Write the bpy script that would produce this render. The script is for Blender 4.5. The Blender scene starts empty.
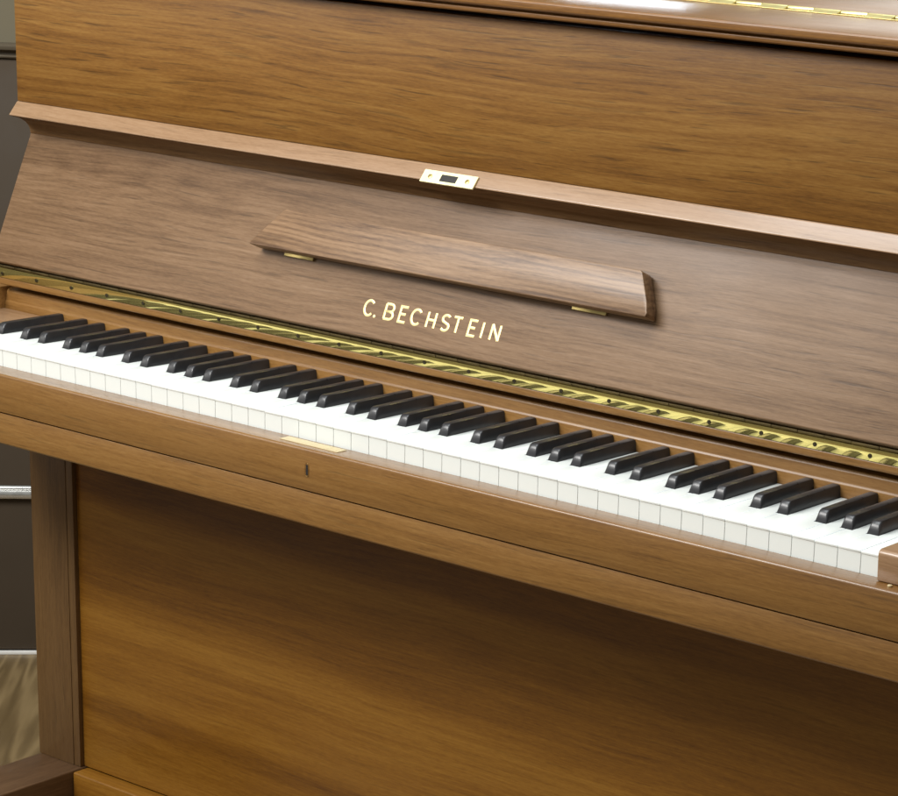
import bpy, bmesh, math, random
from mathutils import Vector, Matrix, Euler

random.seed(7)
sc = bpy.context.scene
Z0 = 0.735                      # height of the white key tops above the floor
R = math.radians

# ------------------------------------------------------------------ camera
cam_d = bpy.data.cameras.new('camera')
cam = bpy.data.objects.new('camera', cam_d)
sc.collection.objects.link(cam)
cam.location = (2.22479795, -1.68212587, 0.556334425 + Z0)
cam.rotation_mode = 'XYZ'
cam.rotation_euler = (1.27687847, -0.0530598118, 0.606512824)
cam_d.sensor_fit = 'HORIZONTAL'
cam_d.sensor_width = 36.0
cam_d.lens = 2431.32 / 898 * 36.0
cam_d.shift_x = (449.0 - 758.942) / 898
cam_d.shift_y = (588.815 - 398.0) / 898
cam_d.clip_start = 0.05
cam_d.clip_end = 60
sc.camera = cam

# ------------------------------------------------------------------ world
w = bpy.data.worlds.new('World')
sc.world = w
w.use_nodes = True
nt = w.node_tree
nt.nodes.clear()
wo = nt.nodes.new('ShaderNodeOutputWorld')
bg = nt.nodes.new('ShaderNodeBackground')
tc = nt.nodes.new('ShaderNodeTexCoord')
sep = nt.nodes.new('ShaderNodeSeparateXYZ')
rp = nt.nodes.new('ShaderNodeValToRGB')
mp = nt.nodes.new('ShaderNodeMapRange')
nt.links.new(tc.outputs['Generated'], sep.inputs[0])
mp.inputs['From Min'].default_value = -1
mp.inputs['From Max'].default_value = 1
nt.links.new(sep.outputs['Z'], mp.inputs['Value'])
nt.links.new(mp.outputs[0], rp.inputs[0])
cr = rp.color_ramp
cr.elements[0].position = 0.40
cr.elements[0].color = (0.14, 0.105, 0.06, 1)
cr.elements[1].position = 0.75
cr.elements[1].color = (0.62, 0.64, 0.62, 1)
e = cr.elements.new(0.52)
e.color = (0.26, 0.25, 0.22, 1)
nt.links.new(rp.outputs[0], bg.inputs[0])
bg.inputs[1].default_value = 0.6
nt.links.new(bg.outputs[0], wo.inputs[0])


# ------------------------------------------------------------------ lamps
def area(name, loc, target, sx, sy, power, col):
    ld = bpy.data.lights.new(name, 'AREA')
    ld.shape = 'RECTANGLE'
    ld.size = sx
    ld.size_y = sy
    ld.energy = power
    ld.color = col
    o = bpy.data.objects.new(name, ld)
    sc.collection.objects.link(o)
    o.location = loc
    d = Vector(target) - Vector(loc)
    o.rotation_euler = d.to_track_quat('-Z', 'Y').to_euler()
    return o


area('ceiling_light', (-0.25, -1.75, 1.80 + Z0), (0.6, 0.15, 0.05 + Z0), 1.7, 0.8, 82, (1.0, 0.98, 0.95))
area('side_light', (-1.9, -1.6, 0.9 + Z0), (0.5, 0.15, 0.0 + Z0), 0.9, 0.9, 9, (1.0, 0.97, 0.92))
area('key_top_fill', (0.7, -0.45, 2.05 + Z0), (0.6, 0.1, 0.0 + Z0), 1.3, 0.9, 30, (0.93, 0.98, 1.0))  # extra lamp added overhead to brighten the key tops and ledge
area('window_light', (-0.10, 1.34, 0.535 + Z0), (0.75, 0.25, 0.42 + Z0), 0.20, 0.09, 1.1, (0.80, 0.90, 1.0))
area('lid_fill_light', (0.25, 1.66, 0.80 + Z0), (0.75, 0.25, 0.42 + Z0), 1.7, 0.55, 6.5, (1.0, 0.96, 0.90))  # added fill by the wall, mirrored in the lid to make its top paler

sc.view_settings.view_transform = 'Standard'
sc.view_settings.look = 'None'
sc.view_settings.exposure = 0.2
sc.view_settings.gamma = 1.0
sc.render.engine = 'CYCLES'
sc.cycles.max_bounces = 8
sc.cycles.caustics_reflective = False
sc.cycles.caustics_refractive = False
sc.cycles.use_denoising = True


# ------------------------------------------------------------------ materials
def new_mat(name):
    m = bpy.data.materials.new(name)
    m.use_nodes = True
    n = m.node_tree
    n.nodes.clear()
    out = n.nodes.new('ShaderNodeOutputMaterial')
    b = n.nodes.new('ShaderNodeBsdfPrincipled')
    n.links.new(b.outputs[0], out.inputs[0])
    return m, n, b


def nmap(n, src, scale, loc=(0, 0, 0)):
    a = n.nodes.new('ShaderNodeMapping')
    a.inputs['Scale'].default_value = scale
    a.inputs['Location'].default_value = loc
    n.links.new(src, a.inputs['Vector'])
    return a.outputs[0]


def noise(n, vec, scale=1.0, detail=3.0, rough=0.5, dist=0.0):
    a = n.nodes.new('ShaderNodeTexNoise')
    a.inputs['Scale'].default_value = scale
    a.inputs['Detail'].default_value = detail
    a.inputs['Roughness'].default_value = rough
    a.inputs['Distortion'].default_value = dist
    n.links.new(vec, a.inputs['Vector'])
    return a.outputs['Fac']


def ramp(n, fac, stops):
    a = n.nodes.new('ShaderNodeValToRGB')
    els = a.color_ramp.elements
    els[0].position, els[1].position = stops[0][0], stops[-1][0]
    els[0].color = (*stops[0][1], 1)
    els[1].color = (*stops[-1][1], 1)
    for p, c in stops[1:-1]:
        x = els.new(p)
        x.color = (*c, 1)
    n.links.new(fac, a.inputs[0])
    return a.outputs[0]


def mrange(n, v, a0, a1, b0, b1):
    a = n.nodes.new('ShaderNodeMapRange')
    a.inputs['From Min'].default_value = a0
    a.inputs['From Max'].default_value = a1
    a.inputs['To Min'].default_value = b0
    a.inputs['To Max'].default_value = b1
    n.links.new(v, a.inputs['Value'])
    return a.outputs[0]


def math_n(n, op, a, b):
    m = n.nodes.new('ShaderNodeMath')
    m.operation = op
    for i, v in enumerate((a, b)):
        if isinstance(v, (int, float)):
            m.inputs[i].default_value = v
        else:
            n.links.new(v, m.inputs[i])
    return m.outputs[0]


def mul_col(n, col, fac):
    m = n.nodes.new('ShaderNodeMixRGB')
    m.blend_type = 'MULTIPLY'
    m.inputs[0].default_value = 1
    n.links.new(col, m.inputs[1])
    n.links.new(fac, m.inputs[2])
    return m.outputs[0]


def wood(name, c0, c1, c2, axis='X', seed=0.0, rough=0.36, figure=0.5, lines=0.35, pores=0.35,
         spec=0.5, bump=0.15, coat=0.0, broad=7.0, tint=None, cath=0.06, cfreq=70):
    """veneer: broad colour figure, wavy growth lines, fine grain and short dark pores"""
    m, n, b = new_mat(name)
    t = n.nodes.new('ShaderNodeTexCoord').outputs['Object']

    def sv(along, across):
        s = {'X': (along, across, across), 'Y': (across, along, across), 'Z': (across, across, along)}[axis]
        return s

    off = (seed * 3.1, seed * 1.7, seed * 2.3)
    # slow warp so that the lines wander
    wv = nmap(n, t, sv(2.2, 6.0), off)
    wn = n.nodes.new('ShaderNodeTexNoise')
    wn.inputs['Scale'].default_value = 1
    wn.inputs['Detail'].default_value = 2
    n.links.new(wv, wn.inputs['Vector'])
    sub = n.nodes.new('ShaderNodeVectorMath')
    sub.operation = 'SUBTRACT'
    n.links.new(wn.outputs['Color'], sub.inputs[0])
    sub.inputs[1].default_value = (0.5, 0.5, 0.5)
    scl = n.nodes.new('ShaderNodeVectorMath')
    scl.operation = 'SCALE'
    scl.inputs['Scale'].default_value = 0.03
    n.links.new(sub.outputs[0], scl.inputs[0])
    add = n.nodes.new('ShaderNodeVectorMath')
    add.operation = 'ADD'
    n.links.new(t, add.inputs[0])
    n.links.new(scl.outputs[0], add.inputs[1])
    tw = add.outputs[0]
    fig = noise(n, nmap(n, tw, sv(0.5 if broad > 12 else 1.1, broad), off), 1, 2 if broad > 12 else 3, 0.5)
    cfig = noise(n, nmap(n, tw, sv(0.45, 7.5), (off[0] + 2, off[1] + 1, off[2])), 1, 1.5, 0.45)
    gs = math_n(n, 'SINE', math_n(n, 'MULTIPLY', cfig, float(cfreq * 3)), 0.0)
    growth = math_n(n, 'POWER', math_n(n, 'ADD', math_n(n, 'MULTIPLY', gs, 0.5), 0.5), 1.8)
    lin = noise(n, nmap(n, tw, sv(2.8, 135), off), 1, 4, 0.62)
    fine = noise(n, nmap(n, tw, sv(14, 420), off), 1, 4, 0.65)
    v = math_n(n, 'ADD', math_n(n, 'MULTIPLY', math_n(n, 'SUBTRACT', fig, 0.5), 1.6 * figure),
               math_n(n, 'MULTIPLY', math_n(n, 'SUBTRACT', lin, 0.5), 1.7 * lines))
    v = math_n(n, 'ADD', v, math_n(n, 'MULTIPLY', math_n(n, 'SUBTRACT', fine, 0.5), 0.8))
    v = math_n(n, 'SUBTRACT', v, math_n(n, 'MULTIPLY', math_n(n, 'SUBTRACT', growth, 0.3), cath))
    micro = noise(n, nmap(n, t, sv(110, 900), off), 1, 2, 0.6)
    v = math_n(n, 'ADD', v, math_n(n, 'MULTIPLY', math_n(n, 'SUBTRACT', micro, 0.5), 0.55))
    v = math_n(n, 'ADD', v, 0.5)
    col = ramp(n, v, [(0.05, c0), (0.5, c1), (0.95, c2)])
    # long pores
    po = noise(n, nmap(n, tw, sv(13, 420), (off[0] + 5, off[1], off[2])), 1, 2, 0.5)
    pm = mrange(n, po, 0.60, 0.72, 1.0, 1.0 - pores)
    # sparse dark streaks
    st = noise(n, nmap(n, tw, sv(8, 210), (off[0] + 9, off[1], off[2])), 1, 2, 0.5)
    sm = mrange(n, st, 0.62, 0.78, 1.0, 1.0 - pores)
    pp = math_n(n, 'MULTIPLY', pm, sm)
    cmb = n.nodes.new('ShaderNodeCombineXYZ')
    for i in range(3):
        n.links.new(pp, cmb.inputs[i])
    col = mul_col(n, col, cmb.outputs[0])
    tn = n.nodes.new('ShaderNodeMixRGB')
    tn.blend_type = 'MULTIPLY'
    tn.inputs[0].default_value = 1
    tn.inputs[2].default_value = tint or (0.660, 0.630, 0.585, 1)
    n.links.new(col, tn.inputs[1])
    col = tn.outputs[0]
    n.links.new(col, b.inputs['Base Color'])
    rr = noise(n, nmap(n, t, sv(5, 9), (off[0] + 3, off[1], off[2])), 1, 3, 0.6)
    n.links.new(mrange(n, rr, 0.3, 0.7, rough - 0.04, rough + 0.05), b.inputs['Roughness'])
    b.inputs['Specular IOR Level'].default_value = spec
    b.inputs['Coat Weight'].default_value = coat
    b.inputs['Coat Roughness'].default_value = 0.26
    bp = n.nodes.new('ShaderNodeBump')
    bp.inputs['Strength'].default_value = bump
    bp.inputs['Distance'].default_value = 0.0006
    n.links.new(math_n(n, 'MULTIPLY', pp, math_n(n, 'ADD', fine, 0.4)), bp.inputs['Height'])
    n.links.new(bp.outputs[0], b.inputs['Normal'])
    return m


def plain(name, col, rough=0.4, metal=0.0, spec=0.5, var=0.06, vs=60.0, bump=0.0, coat=0.0):
    m, n, b = new_mat(name)
    t = n.nodes.new('ShaderNodeTexCoord').outputs['Object']
    f = noise(n, t, vs, 4, 0.6)
    c = [ramp(n, f, [(0.25, tuple(x * (1 - var) for x in col)), (0.75, tuple(min(1, x * (1 + var)) for x in col))])]
    n.links.new(c[0], b.inputs['Base Color'])
    n.links.new(mrange(n, f, 0.3, 0.7, rough * 0.9, rough * 1.12), b.inputs['Roughness'])
    b.inputs['Metallic'].default_value = metal
    b.inputs['Specular IOR Level'].default_value = spec
    b.inputs['Coat Weight'].default_value = coat
    if bump:
        bp = n.nodes.new('ShaderNodeBump')
        bp.inputs['Strength'].default_value = bump
        bp.inputs['Distance'].default_value = 0.0005
        n.links.new(f, bp.inputs['Height'])
        n.links.new(bp.outputs[0], b.inputs['Normal'])
    return m


M = {}
A = ((0.125, 0.048, 0.006), (0.260, 0.120, 0.022), (0.375, 0.200, 0.048))
M['panel'] = wood('walnut_upper_panel', *A, seed=1.3, rough=0.46, spec=0.35, figure=0.45, lines=0.62, pores=0.45, cath=0.12)
M['fall'] = wood('walnut_fallboard', (0.12, 0.063, 0.029), (0.245, 0.146, 0.078), (0.345, 0.222, 0.136), seed=4.1,
                 rough=0.42, figure=0.42, lines=0.62, pores=0.32, broad=10, spec=0.3, cath=0.10, cfreq=80)
M['block'] = wood('walnut_music_flap', (0.125, 0.064, 0.030), (0.300, 0.180, 0.096), (0.42, 0.275, 0.165), seed=7.7,
                  rough=0.42, figure=0.5, lines=0.9, pores=0.3, cath=0.20, cfreq=100)
M['ledge'] = wood('walnut_ledge', (0.26, 0.145, 0.07), (0.40, 0.25, 0.145), (0.50, 0.335, 0.215), seed=2.2, rough=0.34, coat=0.3,
                  figure=0.5, lines=0.3, pores=0.2)
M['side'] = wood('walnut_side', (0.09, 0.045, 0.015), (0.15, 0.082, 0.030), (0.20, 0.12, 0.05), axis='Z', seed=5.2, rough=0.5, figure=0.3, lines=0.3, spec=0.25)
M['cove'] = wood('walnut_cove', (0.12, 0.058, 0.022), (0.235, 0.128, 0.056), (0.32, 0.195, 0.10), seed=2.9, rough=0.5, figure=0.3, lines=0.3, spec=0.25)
M['lid'] = wood('walnut_lid', (0.15, 0.060, 0.012), (0.28, 0.130, 0.032), (0.37, 0.195, 0.06), seed=5.9, rough=0.36,
                figure=0.3, lines=0.3, pores=0.2)
M['slip'] = wood('walnut_keyslip', (0.15, 0.064, 0.012), (0.290, 0.142, 0.034), (0.40, 0.220, 0.065), seed=8.8,
                 rough=0.36, figure=0.3, lines=0.35, pores=0.28, coat=0.8)
M['rail'] = wood('walnut_rail', (0.19, 0.082, 0.018), (0.34, 0.175, 0.050), (0.44, 0.255, 0.09), seed=3.6, rough=0.36,
                 figure=0.3, lines=0.3, pores=0.2)
M['lower'] = wood('walnut_lower_panel', (0.150, 0.056, 0.006), (0.290, 0.126, 0.014), (0.43, 0.215, 0.032), seed=6.4,
                  rough=0.36, figure=1.0, lines=0.22, pores=0.15, broad=15.0)
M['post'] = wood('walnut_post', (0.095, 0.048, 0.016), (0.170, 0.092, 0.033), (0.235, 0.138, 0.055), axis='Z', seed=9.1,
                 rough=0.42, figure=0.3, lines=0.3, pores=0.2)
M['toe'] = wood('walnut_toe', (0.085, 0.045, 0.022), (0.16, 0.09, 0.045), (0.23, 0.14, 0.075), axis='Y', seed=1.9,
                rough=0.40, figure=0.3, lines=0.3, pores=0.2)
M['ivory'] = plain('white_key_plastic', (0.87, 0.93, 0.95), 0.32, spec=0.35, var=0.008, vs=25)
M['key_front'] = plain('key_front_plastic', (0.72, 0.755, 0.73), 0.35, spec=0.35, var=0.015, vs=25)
M['key_wood'] = plain('key_wood', (0.45, 0.33, 0.2), 0.6)
M['ebony'] = plain('black_key_plastic', (0.020, 0.020, 0.022), 0.30, var=0.25, vs=90, bump=0.08)
M['brass'] = plain('polished_brass', (0.64, 0.53, 0.18), 0.022, metal=0.84, var=0.10, vs=18)
M['brass_dull'] = plain('worn_brass', (0.50, 0.39, 0.16), 0.35, metal=1.0, var=0.25, vs=70)
M['brass_hinge'] = plain('satin_brass', (0.88, 0.78, 0.38), 0.40, metal=0.8, var=0.06, vs=60)
M['brass_inlay'] = plain('inlay_brass', (0.60, 0.50, 0.30), 0.45, metal=0.35, var=0.06, vs=60)
M['brass_reflecting_dark'] = plain('dark_reflection_brass', (0.13, 0.095, 0.038), 0.42, metal=0.7, var=0.35, vs=45)  # knuckle brass, colour darkened to stand for the dark fallboard it reflects
M['brass_pale'] = plain('pale_brass', (0.90, 0.84, 0.52), 0.34, metal=0.55, var=0.04, vs=90)
M['letter'] = plain('letter_brass', (0.80, 0.66, 0.30), 0.36, metal=0.35, var=0.04, vs=90)
M['dark'] = plain('dark_slot', (0.012, 0.009, 0.007), 0.7)
M['screw'] = plain('dark_screw', (0.05, 0.038, 0.02), 0.45, metal=0.6)
M['felt'] = plain('dark_felt', (0.03, 0.012, 0.01), 0.95)
M['wall'] = plain('wall_paint', (0.135, 0.115, 0.072), 0.8, var=0.05, vs=12, bump=0.05)
M['wains'] = plain('dark_wall_panel', (0.048, 0.032, 0.017), 0.75, var=0.10, vs=9, bump=0.05)
M['chrome'] = plain('brushed_steel', (0.62, 0.62, 0.60), 0.28, metal=1.0, var=0.05)
M['whitetrim'] = plain('white_trim', (0.66, 0.65, 0.62), 0.5)

# wood-look floor with swirling grain
m, n, b = new_mat('grained_floor')
t = n.nodes.new('ShaderNodeTexCoord').outputs['Object']
mpn = n.nodes.new('ShaderNodeMapping')
mpn.vector_type = 'POINT'
mpn.inputs['Rotation'].default_value = (0, 0, R(-42))
n.links.new(t, mpn.inputs['Vector'])
fr = mpn.outputs[0]
c1 = noise(n, nmap(n, fr, (9.0, 1.5, 1.0), (0.4, 0.2, 0)), 1, 2.5, 0.5, 0.6)
gs = math_n(n, 'ADD', math_n(n, 'MULTIPLY', math_n(n, 'SINE', math_n(n, 'MULTIPLY', c1, 60.0), 0.0), 0.5), 0.5)
c2 = noise(n, nmap(n, fr, (60.0, 6.0, 1.0)), 1, 4, 0.6)
mixv = math_n(n, 'ADD', math_n(n, 'MULTIPLY', gs, 0.4), math_n(n, 'MULTIPLY', c2, 0.6))
n.links.new(ramp(n, mixv, [(0.25, (0.11, 0.072, 0.030)), (0.5, (0.165, 0.112, 0.050)), (0.75, (0.235, 0.165, 0.078))]),
            b.inputs['Base Color'])
b.inputs['Roughness'].default_value = 0.35
M['floor'] = m


# ------------------------------------------------------------------ mesh helpers
def link(name, bm, mat, parent=None, smooth=None):
    me = bpy.data.meshes.new(name)
    bmesh.ops.recalc_face_normals(bm, faces=bm.faces[:])
    bm.to_mesh(me)
    bm.free()
    if mat:
        me.materials.append(M[mat] if isinstance(mat, str) else mat)
    o = bpy.data.objects.new(name, me)
    sc.collection.objects.link(o)
    if parent is not None:
        o.parent = parent
    if smooth is not None:
        for p in me.polygons:
            p.use_smooth = True
        try:
            me.set_sharp_from_angle(angle=R(smooth))
        except Exception:
            pass
    return o


def bevel(bm, r, seg=2, ang=20):
    if r <= 0:
        return
    bm.normal_update()
    es = [e for e in bm.edges if len(e.link_faces) == 2 and e.calc_face_angle(0) > R(ang)]
    bmesh.ops.bevel(bm, geom=es, offset=r, segments=seg, affect='EDGES', profile=0.5, clamp_overlap=True)


def prism_x(poly, x0, x1, r=0.0008, seg=2, bm=None):
    """closed polygon in (y,z) extruded along x"""
    own = bmesh.new()
    a = [own.verts.new((x0, y, z)) for y, z in poly]
    c = [own.verts.new((x1, y, z)) for y, z in poly]
    k = len(poly)
    own.faces.new(a)
    own.faces.new(c[::-1])
    for i in range(k):
        own.faces.new((a[i], c[i], c[(i + 1) % k], a[(i + 1) % k]))
    bmesh.ops.recalc_face_normals(own, faces=own.faces[:])
    bevel(own, r, seg)
    if bm is None:
        return own
    merge(bm, own)
    return bm


def merge(dst, src, mtx=None):
    tmp = bpy.data.meshes.new('tmp')
    if mtx is not None:
        src.transform(mtx)
    src.to_mesh(tmp)
    src.free()
    dst.from_mesh(tmp)
    bpy.data.meshes.remove(tmp)


def box(x0, x1, y0, y1, z0, z1, r=0.0008, seg=2):
    return prism_x([(y0, z0), (y1, z0), (y1, z1), (y0, z1)], x0, x1, r, seg)


def prism_z(poly, z0, z1, r=0.0, seg=2):
    own = bmesh.new()
    a = [own.verts.new((x, y, z0)) for x, y in poly]
    c = [own.verts.new((x, y, z1)) for x, y in poly]
    k = len(poly)
    own.faces.new(a[::-1])
    own.faces.new(c)
    for i in range(k):
        own.faces.new((a[i], a[(i + 1) % k], c[(i + 1) % k], c[i]))
    bmesh.ops.recalc_face_normals(own, faces=own.faces[:])
    bevel(own, r, seg)
    return own


def cyl(p, axis, r, h, seg=20, bm=None, br=0.0):
    own = bmesh.new()
    bmesh.ops.create_cone(own, cap_ends=True, segments=seg, radius1=r, radius2=r, depth=h)
    if br:
        bevel(own, br, 2, 60)
    q = Vector(axis).normalized().to_track_quat('Z', 'Y')
    own.transform(Matrix.Translation(p) @ q.to_matrix().to_4x4())
    if bm is None:
        return own
    merge(bm, own)
    return bm


def tag(o, label=None, cat=None, group=None, kind=None):
    if label:
        o['label'] = label
    if cat:
        o['category'] = cat
    if group:
        o['group'] = group
    if kind:
        o['kind'] = kind
    return o


def arc(cy, cz, r, a0, a1, k):
    return [(cy + r * math.cos(R(a0 + (a1 - a0) * i / k)), cz + r * math.sin(R(a0 + (a1 - a0) * i / k))) for i in range(k + 1)]


# ------------------------------------------------------------------ setting
fl = bmesh.new()
vs = [fl.verts.new(v) for v in ((-6, -6, 0), (6, -6, 0), (6, 8, 0), (-6, 8, 0))]
fl.faces.new(vs)
tag(link('floor', fl, 'floor'), kind='structure')

# wall behind the piano, seen past its left side
WA = R(44)
wd = Vector((math.cos(WA), math.sin(WA), 0))
wn_ = Vector((wd.y, -wd.x, 0))          # towards the room
WP = Vector((-0.8185, 0.7101, 0.0))
WM = Matrix(((wd.x, wn_.x, 0, WP.x), (wd.y, wn_.y, 0, WP.y), (0, 0, 1, 0), (0, 0, 0, 1)))


def wall_piece(name, a0, a1, prof, mat, parent=None, r=0.001):
    """profile in (depth towards room, height), run along the wall direction"""
    bmw = prism_x(prof, a0, a1, r)
    o = link(name, bmw, mat, parent, smooth=35)
    if parent is None:
        o.matrix_world = WM
    return o


tag(wall_piece('wall', -3, 5, [(-0.12, -0.01), (-0.02, -0.01), (-0.02, 2.7), (-0.12, 2.7)], 'wall', r=0), kind='structure')
wp = bpy.data.objects.new('wall_panelling', None)
sc.collection.objects.link(wp)
wp.matrix_world = WM
tag(wp, 'dark brown wall panelling with moulded cap and steel strip behind the piano', 'wall panelling')
TOPZ = 0.204 + Z0
wall_piece('panel_board', -2.9, 4.9, [(-0.0195, 0.008), (0, 0.008), (0, TOPZ), (-0.0195, TOPZ)], 'wains', wp)
cap = [(-0.0195, TOPZ + 0.0002), (0.004, TOPZ + 0.0002), (0.006, TOPZ + 0.003), (0.001, TOPZ + 0.006), (0.001, TOPZ + 0.010),
       (0.012, TOPZ + 0.013), (0.014, TOPZ + 0.019), (0.006, TOPZ + 0.0215), (-0.0195, TOPZ + 0.0215)]
wall_piece('cap_moulding', -2.9, 4.9, cap, plain('moulding_paint', (0.09, 0.07, 0.045), 0.6), wp, r=0.0004)
st = [(0.0003, 0.260), (0.010, 0.2602), (0.0125, 0.266), (0.011, 0.2735), (0.006, 0.2745), (0.007, 0.277), (0.004, 0.280), (0.0003, 0.280)]
wall_piece('steel_strip', -2.9, 4.9, st, 'chrome', wp, r=0.0004)
wall_piece('floor_trim', -2.9, 4.9, [(-0.0195, 0.0002), (0.004, 0.0002), (0.004, 0.0052), (-0.0195, 0.0052)], 'whitetrim', wp, r=0.0004)

# ------------------------------------------------------------------ piano
XL, XR = -0.070, 1.264
piano = bpy.data.objects.new('upright_piano', None)
sc.collection.objects.link(piano)
piano.location = (0.59, 0.35, 0)
tag(piano, 'satin walnut upright piano with open fallboard, brass inlaid lettering and full keyboard', 'piano')


def part(name, bmx, mat, label=None, smooth=35, parent=None):
    o = link(name, bmx, mat, parent or piano, smooth)
    if parent is None:
        o.location = (-0.59, -0.35, Z0)
    if label:
        o['label'] = label
    return o


FL = -Z0   # floor in key coordinates

# case sides and back
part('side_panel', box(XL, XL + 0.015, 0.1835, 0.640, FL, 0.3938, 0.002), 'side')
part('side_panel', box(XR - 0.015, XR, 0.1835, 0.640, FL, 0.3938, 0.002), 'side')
part('back_frame', box(XL + 0.0203, XR - 0.0203, 0.60, 0.636, FL + 0.02, 0.392, 0.001), 'toe')

# upper front panel
part('upper_panel', prism_x([(0.164, 0.2404), (0.1658, 0.2404), (0.182, 0.2404), (0.182, 0.3893), (0.164, 0.3893)], XL + 0.0001, XR, 0.0012), 'panel')
part('panel_gap_lining', box(XL + 0.021, XR - 0.021, 0.183, 0.188, 0.25, 0.3937, 0), 'felt')

# lid: front flap, hinge, rear lid
lidp = [(0.1785, 0.3945), (0.150, 0.3945), (0.1475, 0.3958), (0.1475, 0.3990), (0.1500, 0.4004), (0.1500, 0.4012),
        (0.1432, 0.4024), (0.1420, 0.4040), (0.1420, 0.4092), (0.1436, 0.4110), (0.3490, 0.4110), (0.3490, 0.3945)]
part('lid_front', prism_x(lidp, XL - 0.012, XR + 0.012, 0.0006), 'lid')
part('lid_rear', box(XL - 0.012, XR + 0.012, 0.3505, 0.652, 0.3945, 0.4110, 0.0012), 'lid')
hz = 0.4118
hb = box(XL, XR, 0.3370, 0.3440, 0.4111, 0.4121, 0.0002)
merge(hb, box(XL, XR, 0.3510, 0.3630, 0.4111, 0.4121, 0.0002))
hinge = part('lid_hinge', hb, 'brass_dull')
kb = bmesh.new()
x = XL
i = 0
while x < XR - 0.031:
    cyl((x + 0.0155, 0.3497, 0.4128), (1, 0, 0), 0.0026, 0.0302, 14, kb, 0.0003)
    if i % 2:
        merge(kb, prism_x([(0.3400, 0.4119), (0.3480, 0.4119), (0.3480, 0.4146), (0.3450, 0.4134)], x + 0.0004, x + 0.0306, 0.0001))
    x += 0.031
    i += 1
part('knuckles', kb, 'brass_hinge', parent=hinge)

# music ledge with sloping front edge
ledge = part('music_ledge', prism_x([(0.200, 0.2402), (0.1645, 0.2402), (0.1632, 0.2395), (0.1522, 0.2262), (0.1520, 0.2248),
                                     (0.1535, 0.2243), (0.200, 0.2243)],
                                    XL, XR, 0.0005), 'ledge')
part('cove', prism_x([(0.1535, 0.2240), (0.1600, 0.2226), (0.1680, 0.2200), (0.1740, 0.2165), (0.1782, 0.2120), (0.1803, 0.2075), (0.1808, 0.2030), (0.200, 0.2030), (0.200, 0.2240)],
                     XL + 0.0002, XR - 0.0002, 0.0003), 'cove')
# brass lock plate on the ledge (sits on its sloping face)
e0 = Vector((0, 0.1522, 0.2262))
e1 = Vector((0, 0.1632, 0.2395))
ev = (e1 - e0).normalized()
en = Vector((0, -ev.z, ev.y))
if en.y > 0:
    en = -en
LM = Matrix(((1, 0, 0, 0.5965), (0, ev.y, en.y, e0.y), (0, ev.z, en.z, e0.z), (0, 0, 0, 1)))


def plate_with_slot(w_, h0, h1, sw, s0, s1, z0, z1):
    bmx = bmesh.new()
    for a0, a1, b0, b1 in ((-w_ / 2, -sw / 2, h0, h1), (sw / 2, w_ / 2, h0, h1), (-sw / 2, sw / 2, h0, s0), (-sw / 2, sw / 2, s1, h1)):
        merge(bmx, prism_z([(a0, b0), (a1, b0), (a1, b1), (a0, b1)], z0, z1))
    bmesh.ops.remove_doubles(bmx, verts=bmx.verts[:], dist=1e-5)
    # drop inner doubled walls
    seen = {}
    for f in bmx.faces:
        c = f.calc_center_median()
        seen.setdefault((round(c.x, 5), round(c.y, 5), round(c.z, 5)), []).append(f)
    kill = [f for fs in seen.values() if len(fs) > 1 for f in fs]
    bmesh.ops.delete(bmx, geom=kill, context='FACES')
    return bmx


bl_ = plate_with_slot(0.070, -0.0042, 0.0102, 0.0215, -0.0012, 0.0068, 0.0003, 0.0019)
bl_.transform(LM)
lp = part('lock_plate', bl_, 'brass_pale', parent=ledge, smooth=30)
sl = prism_z([(-0.0106, -0.0011), (0.0106, -0.0011), (0.0106, 0.0067), (-0.0106, 0.0067)], 0.0002, 0.0014)
sl.transform(LM)
part('lock_slot', sl, 'dark', parent=ledge)
for sx in (-0.0245, 0.0245):
    s_ = cyl((sx, 0.0028, 0.0019), (0, 0, 1), 0.0026, 0.0009, 16, None, 0.0002)
    s_.transform(LM)
    part('screw', s_, 'brass_dull', parent=ledge)

# fallboard (open, leaning back)
F0 = Vector((0, 0.133, 0.0915))
F1 = Vector((0, 0.178, 0.195))
fv = (F1 - F0).normalized()
fn = Vector((0, -fv.z, fv.y))


def fp(s, d=0.0):
    p = F0 + fv * s + fn * d
    return (p.y, p.z)


fall_poly = [fp(-0.0318, 0), fp(-0.0328, -0.0012), fp(-0.0328, -0.0165), fp(0.118, -0.0165)] + [(0.1970, 0.2028), (0.1809, 0.2028), (0.1802, 0.1995)] + [fp(0.1105, 0)]
fallb = part('fallboard', prism_x(fall_poly, XL + 0.0002, XR - 0.0002, 0.0006), 'fall')
FM = Matrix(((1, 0, 0, 0), (0, fv.y, fn.y, F0.y), (0, fv.z, fn.z, F0.z), (0, 0, 0, 1)))


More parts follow.
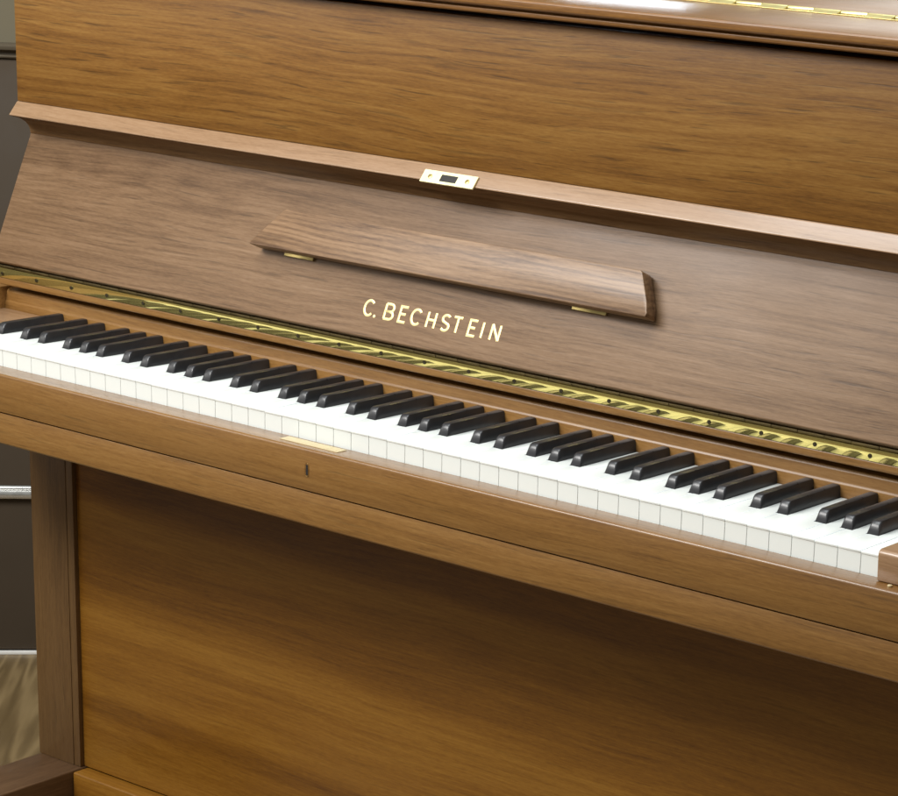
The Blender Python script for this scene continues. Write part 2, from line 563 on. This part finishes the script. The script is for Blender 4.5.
# lettering: upright strokes with round ends, inlaid
def stroke(bmx, pts, r=0.00142, close=False):
    own = bmesh.new()
    k = 8
    P = [Vector((a, c, 0)) for a, c in pts]
    rings = []
    nP = len(P)
    for i, p in enumerate(P):
        if i == 0:
            d = P[1] - P[0]
        elif i == nP - 1:
            d = P[-1] - P[-2]
        else:
            d = (P[i] - P[i - 1]).normalized() + (P[i + 1] - P[i]).normalized()
        d.normalize()
        sd = Vector((-d.y, d.x, 0))
        f = 1.0
        if 0 < i < nP - 1:
            f = min(1.5, 1 / max(0.5, abs(((P[i] - P[i - 1]).normalized()).dot(d))))
        rings.append([own.verts.new(p + sd * (math.cos(2 * math.pi * j / k) * r * f) + Vector((0, 0, math.sin(2 * math.pi * j / k) * r))) for j in range(k)])
    for a, c in zip(rings[:-1], rings[1:]):
        for j in range(k):
            own.faces.new((a[j], a[(j + 1) % k], c[(j + 1) % k], c[j]))
    own.faces.new(rings[0][::-1])
    own.faces.new(rings[-1])
    bmesh.ops.recalc_face_normals(own, faces=own.faces[:])
    merge(bmx, own)


def ell(cx, cy, rx, ry, a0, a1, k=14):
    return [(cx + rx * math.cos(R(a0 + (a1 - a0) * i / k)), cy + ry * math.sin(R(a0 + (a1 - a0) * i / k))) for i in range(k + 1)]


B0, B1 = -0.0100, 0.0058     # baseline and cap line along the fallboard slope
BM_ = (B0 + B1) / 2
H_ = (B1 - B0) / 2


def letter(ch, xa, xb, bmx):
    xm = (xa + xb) / 2
    hw = (xb - xa) / 2
    if ch == 'C':
        stroke(bmx, ell(xm + 0.0007, BM_, hw + 0.0005, H_, 42, 318, 22))
    elif ch == 'B':
        stroke(bmx, [(xa, B0), (xa, B1)])
        rr = hw * 0.9
        stroke(bmx, [(xa, B1), (xb - 0.0045, B1)] + ell(xb - 0.0045, BM_ + H_ / 2, 0.0040, H_ / 2, 80, -80, 8) + [(xb - 0.0045, BM_), (xa, BM_)])
        stroke(bmx, [(xa, BM_), (xb - 0.0045, BM_)] + ell(xb - 0.0045, BM_ - H_ / 2, 0.0046, H_ / 2, 80, -80, 8) + [(xb - 0.0045, B0), (xa, B0)])
    elif ch == 'E':
        stroke(bmx, [(xb, B1), (xa, B1), (xa, B1 - 0.0002), (xa, B0 + 0.0002), (xa, B0), (xb, B0)])
        stroke(bmx, [(xa, BM_ + 0.0002), (xb - 0.0014, BM_ + 0.0002)])
    elif ch == 'H':
        stroke(bmx, [(xa, B0), (xa, B1)])
        stroke(bmx, [(xb, B0), (xb, B1)])
        stroke(bmx, [(xa, BM_), (xb, BM_)])
    elif ch == 'S':
        up = ell(xm, BM_ + H_ / 2, hw, H_ / 2, 35, 240, 12)
        lo = ell(xm, BM_ - H_ / 2, hw, H_ / 2, 60, -145, 12)
        stroke(bmx, up[:-1] + [(xm, BM_)] + lo[1:])
    elif ch == 'T':
        stroke(bmx, [(xa, B1), (xb, B1)])
        stroke(bmx, [(xm, B1), (xm, B0)])
    elif ch == 'I':
        stroke(bmx, [(xm, B0), (xm, B1)])
    elif ch == 'N':
        stroke(bmx, [(xa, B0), (xa, B1)])
        stroke(bmx, [(xb, B0), (xb, B1)])
        stroke(bmx, [(xa, B1), (xb, B0)])
    elif ch == '.':
        cyl((xm, B0 + 0.0003, 0.0), (0, 0, 1), 0.0017, 0.0028, 18, bmx, 0.0004)


for ch, xa, xb in (('C', .5030, .5148), ('.', .5187, .5197), ('B', .5318, .5430), ('E', .5518, .5612), ('C', .5676, .5796),
                   ('H', .5893, .5994), ('S', .6087, .6183), ('T', .6232, .6342), ('E', .6446, .6540), ('I', .661, .663),
                   ('N', .6736, .6840)):
    lb = bmesh.new()
    letter(ch, xa, xb, lb)
    lb.transform(Matrix.Diagonal((1, 1, 0.16, 1)))
    lb.transform(FM)
    part('full_stop' if ch == '.' else 'letter', lb, 'letter', parent=fallb, smooth=50)

# folded music flap on the fallboard
T = 0.0195
out = [(0.3385, 0.0375), (0.3392, 0.0400), (0.3730, 0.0785), (0.3760, 0.0803), (0.8440, 0.0803), (0.8465, 0.0785), (0.8610, 0.0520),
       (0.8650, 0.0410), (0.8642, 0.0372)]
fb = prism_z(out, 0.0028, T, 0.0008)
fb.transform(FM)
flap = part('music_flap', fb, 'block')
for xa in (0.3750, 0.7640):
    fz = prism_z([(xa, 0.0345), (xa + 0.042, 0.0345), (xa + 0.042, 0.046), (xa, 0.046)], 0.0003, 0.0027, 0.0003)
    fz.transform(FM)
    part('hinge_plate', fz, 'brass_dull', parent=flap)

# rail under the fallboard with continuous brass hinge
part('hinge_rail', prism_x([(0.1320, 0.0416), (0.1300, 0.0412), (0.1293, 0.0402), (0.1290, 0.0345), (0.1298, 0.0330), (0.160, 0.0328),
                            (0.160, 0.0565), (0.1300, 0.0565)], XL, XR, 0.0006), 'rail')
TI = R(8)      # the leaf faces slightly downwards
lt = Vector((0, 0.1271, 0.0530))
ldn = Vector((0, math.sin(TI), -math.cos(TI)))
ln = Vector((0, -math.cos(TI), -math.sin(TI)))


def lq(s, d):
    p = lt + ldn * s + ln * d
    return (p.y, p.z)


leaf = part('brass_hinge', prism_x([lq(0, 0), lq(0.0116, 0), lq(0.0116, -0.0011), lq(0, -0.0011)], XL + 0.001, XR - 0.001, 0.00015), 'brass')
kn = bmesh.new()
x = XL + 0.001
i = 0
while x < XR - 0.03:
    yy = 0.1292
    cyl((x + 0.0147, yy, 0.0552 + (0.0001 if i % 2 else 0)), (1, 0, 0), 0.0019, 0.0288, 12, kn, 0.0002)
    x += 0.0293
    i += 1
part('knuckles', kn, 'brass_reflecting_dark', parent=leaf)
x = -0.0619
while x < XR:
    s_ = cyl(Vector((x, lq(0.0068, 0.0003)[0], lq(0.0068, 0.0003)[1])), tuple(ln), 0.0021, 0.0012, 14, None, 0.0003)
    part('screw', s_, 'screw', parent=leaf)
    x += 0.05925

# nameboard strip behind the keys
part('nameboard_strip', prism_x([(0.1366, -0.016), (0.1366, 0.0118), (0.1379, 0.0138), (0.1392, 0.0235), (0.1410, 0.0262), (0.1520, 0.0275),
                                 (0.1520, 0.0325), (0.165, 0.0325), (0.165, -0.016)], XL + 0.0003, XR - 0.0003, 0.0006), 'rail')

# keybed, keyslip, key blocks
kf = -0.030
slip = [(-0.0018, -0.0190), (kf + 0.0022, -0.0190), (kf + 0.0006, -0.0198), (kf, -0.0215), (kf, -0.0605), (kf + 0.0032, -0.0618), (-0.0018, -0.0618)]
keyslip = part('keyslip', prism_x(slip, XL, XR, 0.0004), 'slip')
part('keybed', prism_x([(kf + 0.0009, -0.0622), (0.1655, -0.0622), (0.1655, -0.0955), (kf + 0.0045, -0.0970), (kf + 0.0018, -0.0962), (kf + 0.0006, -0.0945)],
                       XL, XR, 0.0005), 'slip')
part('key_frame', box(0.0, 1.222, 0.001, 0.135, -0.0600, -0.0300, 0), 'felt')
# key block: front rises from the slip, rounded
def kblock(x0, x1, top):
    q = [(0.1352, -0.0188), (-0.0125, -0.0188), (-0.0135, top - 0.006)] + arc(-0.0085, top - 0.005, 0.005, 170, 90, 5) + [(0.1352, top)]
    return prism_x(q, x0, x1, 0.0014, 3)
part('key_block', kblock(1.2232, XR, 0.0090), 'ledge')
part('key_block', kblock(XL, -0.0012, 0.0045), 'ledge')
part('side_arm', box(XL - 0.026, XL - 0.0003, -0.030, 0.640, -0.097, 0.0300, 0.003), 'rail')
part('side_arm', box(XR + 0.0003, XR + 0.026, -0.030, 0.640, -0.097, 0.0300, 0.003), 'rail')
part('pin', cyl((1.2400, -0.0185, -0.0182), (0, 0, 1), 0.0022, 0.0018, 18, None, 0.0007), 'brass_inlay')
# brass strike on the slip and key hole
part('lock_strike', box(0.5340, 0.6120, -0.0195, -0.0060, -0.0189, -0.0185, 0.0001), 'brass_inlay', parent=keyslip)
kh = bmesh.new()
rr0 = []
for (ax, az) in ((0.0016, 0.0056), (0.0027, 0.0068)):
    for d in (-0.0005, 0.0003):
        ring = []
        for i in range(24):
            a = 2 * math.pi * i / 24
            px = math.copysign(abs(math.cos(a)) ** 0.6, math.cos(a)) * ax
            pz = math.copysign(abs(math.sin(a)) ** 0.6, math.sin(a)) * az
            ring.append(kh.verts.new((0.5822 + px, kf - d, -0.0398 + pz)))
        rr0.append(ring)
for i in range(24):
    j = (i + 1) % 24
    kh.faces.new((rr0[0][i], rr0[0][j], rr0[2][j], rr0[2][i]))
    kh.faces.new((rr0[0][i], rr0[0][j], rr0[1][j], rr0[1][i]))
    kh.faces.new((rr0[2][i], rr0[2][j], rr0[3][j], rr0[3][i]))
part('keyhole_rim', kh, 'brass_dull', parent=keyslip)
part('keyhole', box(0.5808, 0.5836, kf - 0.0003, kf + 0.002, -0.0448, -0.0348, 0.0), 'dark', parent=keyslip)

# lower case
pzt = -0.0957
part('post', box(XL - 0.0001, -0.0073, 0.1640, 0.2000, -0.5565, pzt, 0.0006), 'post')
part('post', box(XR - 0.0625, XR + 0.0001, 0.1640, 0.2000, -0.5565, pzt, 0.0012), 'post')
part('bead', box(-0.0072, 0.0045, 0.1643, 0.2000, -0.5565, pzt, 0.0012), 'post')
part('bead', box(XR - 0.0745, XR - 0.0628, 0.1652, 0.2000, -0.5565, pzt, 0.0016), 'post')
part('lower_panel', box(0.0048, XR - 0.0748, 0.1700, 0.1850, -0.5560, pzt, 0.0008), 'lower')
part('bottom_rail', box(0.0068, XR - 0.0768, 0.1500, 0.1990, FL + 0.02, -0.5582, 0.0025, 3), 'lower')
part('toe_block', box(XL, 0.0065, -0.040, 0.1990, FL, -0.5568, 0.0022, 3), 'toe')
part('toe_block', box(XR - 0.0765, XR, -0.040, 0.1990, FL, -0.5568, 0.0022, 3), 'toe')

# ------------------------------------------------------------------ keys
KW = 0.0235
G = 0.00018
off = {1: (1, -.0028), 3: (2, .0028), 6: (4, -.0035), 8: (5, 0.0), 10: (6, .0035)}
BH = 0.0066       # half width of the notch


def bcx(octv, pc):
    k, d = off[pc]
    return (2 + 7 * (octv - 1) + k) * KW + d


white_pc = [0, 2, 4, 5, 7, 9, 11]
meshes = {}


def white_mesh(k, octv, pc):
    x0 = k * KW
    has_l = (pc - 1) in off and not (octv == 0 and pc == 9)
    has_r = (pc + 1) in off and not (octv == 8)
    lo, hi = G, KW - G
    yb_, nb = 0.1360, 0.0490
    ln_ = bcx(octv, pc - 1) + BH - x0 if has_l else lo
    rn_ = bcx(octv, pc + 1) - BH - x0 if has_r else hi
    def outline(y0, ins):
        pts = [(lo + ins, y0), (hi - ins, y0)]
        if has_r:
            pts += [(hi - ins, nb), (rn_, nb)]
        pts += [(rn_ if has_r else hi - ins, yb_), (ln_ if has_l else lo + ins, yb_)]
        if has_l:
            pts += [(ln_, nb), (lo + ins, nb)]
        return pts
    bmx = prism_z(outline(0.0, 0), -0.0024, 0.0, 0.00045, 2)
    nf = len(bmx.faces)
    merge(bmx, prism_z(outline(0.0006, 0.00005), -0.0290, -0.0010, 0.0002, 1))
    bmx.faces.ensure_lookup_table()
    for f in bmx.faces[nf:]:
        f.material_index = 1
    return bmx


protos = {}
for k in range(52):
    octv = (k - 2) // 7 + 1 if k >= 2 else 0
    pc = white_pc[(k - 2) % 7]
    key = (pc, 'first' if k == 0 else 'last' if k == 51 else '')
    if key not in protos:
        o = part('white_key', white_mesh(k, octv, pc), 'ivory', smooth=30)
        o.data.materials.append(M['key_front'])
        protos[key] = (o, k)
    else:
        o = protos[key][0].copy()
        sc.collection.objects.link(o)
        o.parent = piano
    o.location = (-0.59 + k * KW, -0.35, Z0 + random.uniform(-0.00018, 0.00018))
    o['group'] = 'white piano keys'


def black_mesh():
    bmx = bmesh.new()
    # sections along y: (y, half width bottom, half width top, z top)
    secs = [(0.0508, 0.0060, 0.0056, 0.0010), (0.0525, 0.0060, 0.0050, 0.0060), (0.0546, 0.0060, 0.0047, 0.0100), (0.0575, 0.0060, 0.00455, 0.0113),
            (0.075, 0.0060, 0.00455, 0.0115), (0.1362, 0.0060, 0.00455, 0.0117)]
    rings = []
    for y, hb_, ht, zt in secs:
        c = min(0.0013, zt * 0.4)
        pr = [(-hb_, -0.010), (-hb_, 0.0), (-ht - (hb_ - ht) * 0.12, zt - c * 1.2), (-ht + c * 0.35, zt - c * 0.3), (-ht + c * 1.2, zt),
              (ht - c * 1.2, zt), (ht - c * 0.35, zt - c * 0.3), (ht + (hb_ - ht) * 0.12, zt - c * 1.2), (hb_, 0.0), (hb_, -0.010)]
        rings.append([bmx.verts.new((a, y, z)) for a, z in pr])
    for a, c in zip(rings[:-1], rings[1:]):
        for j in range(len(a)):
            jj = (j + 1) % len(a)
            bmx.faces.new((a[j], a[jj], c[jj], c[j]))
    bmx.faces.new(rings[0])
    bmx.faces.new(rings[-1][::-1])
    return bmx


bproto = None
for octv in range(0, 8):
    for pc in (1, 3, 6, 8, 10):
        if octv == 0 and pc != 10:
            continue
        if bproto is None:
            o = bproto = part('black_key', black_mesh(), 'ebony', smooth=40)
        else:
            o = bproto.copy()
            sc.collection.objects.link(o)
            o.parent = piano
        o.location = (-0.59 + bcx(octv, pc), -0.35, Z0 + random.uniform(-0.0002, 0.0002))
        o['group'] = 'black piano keys'
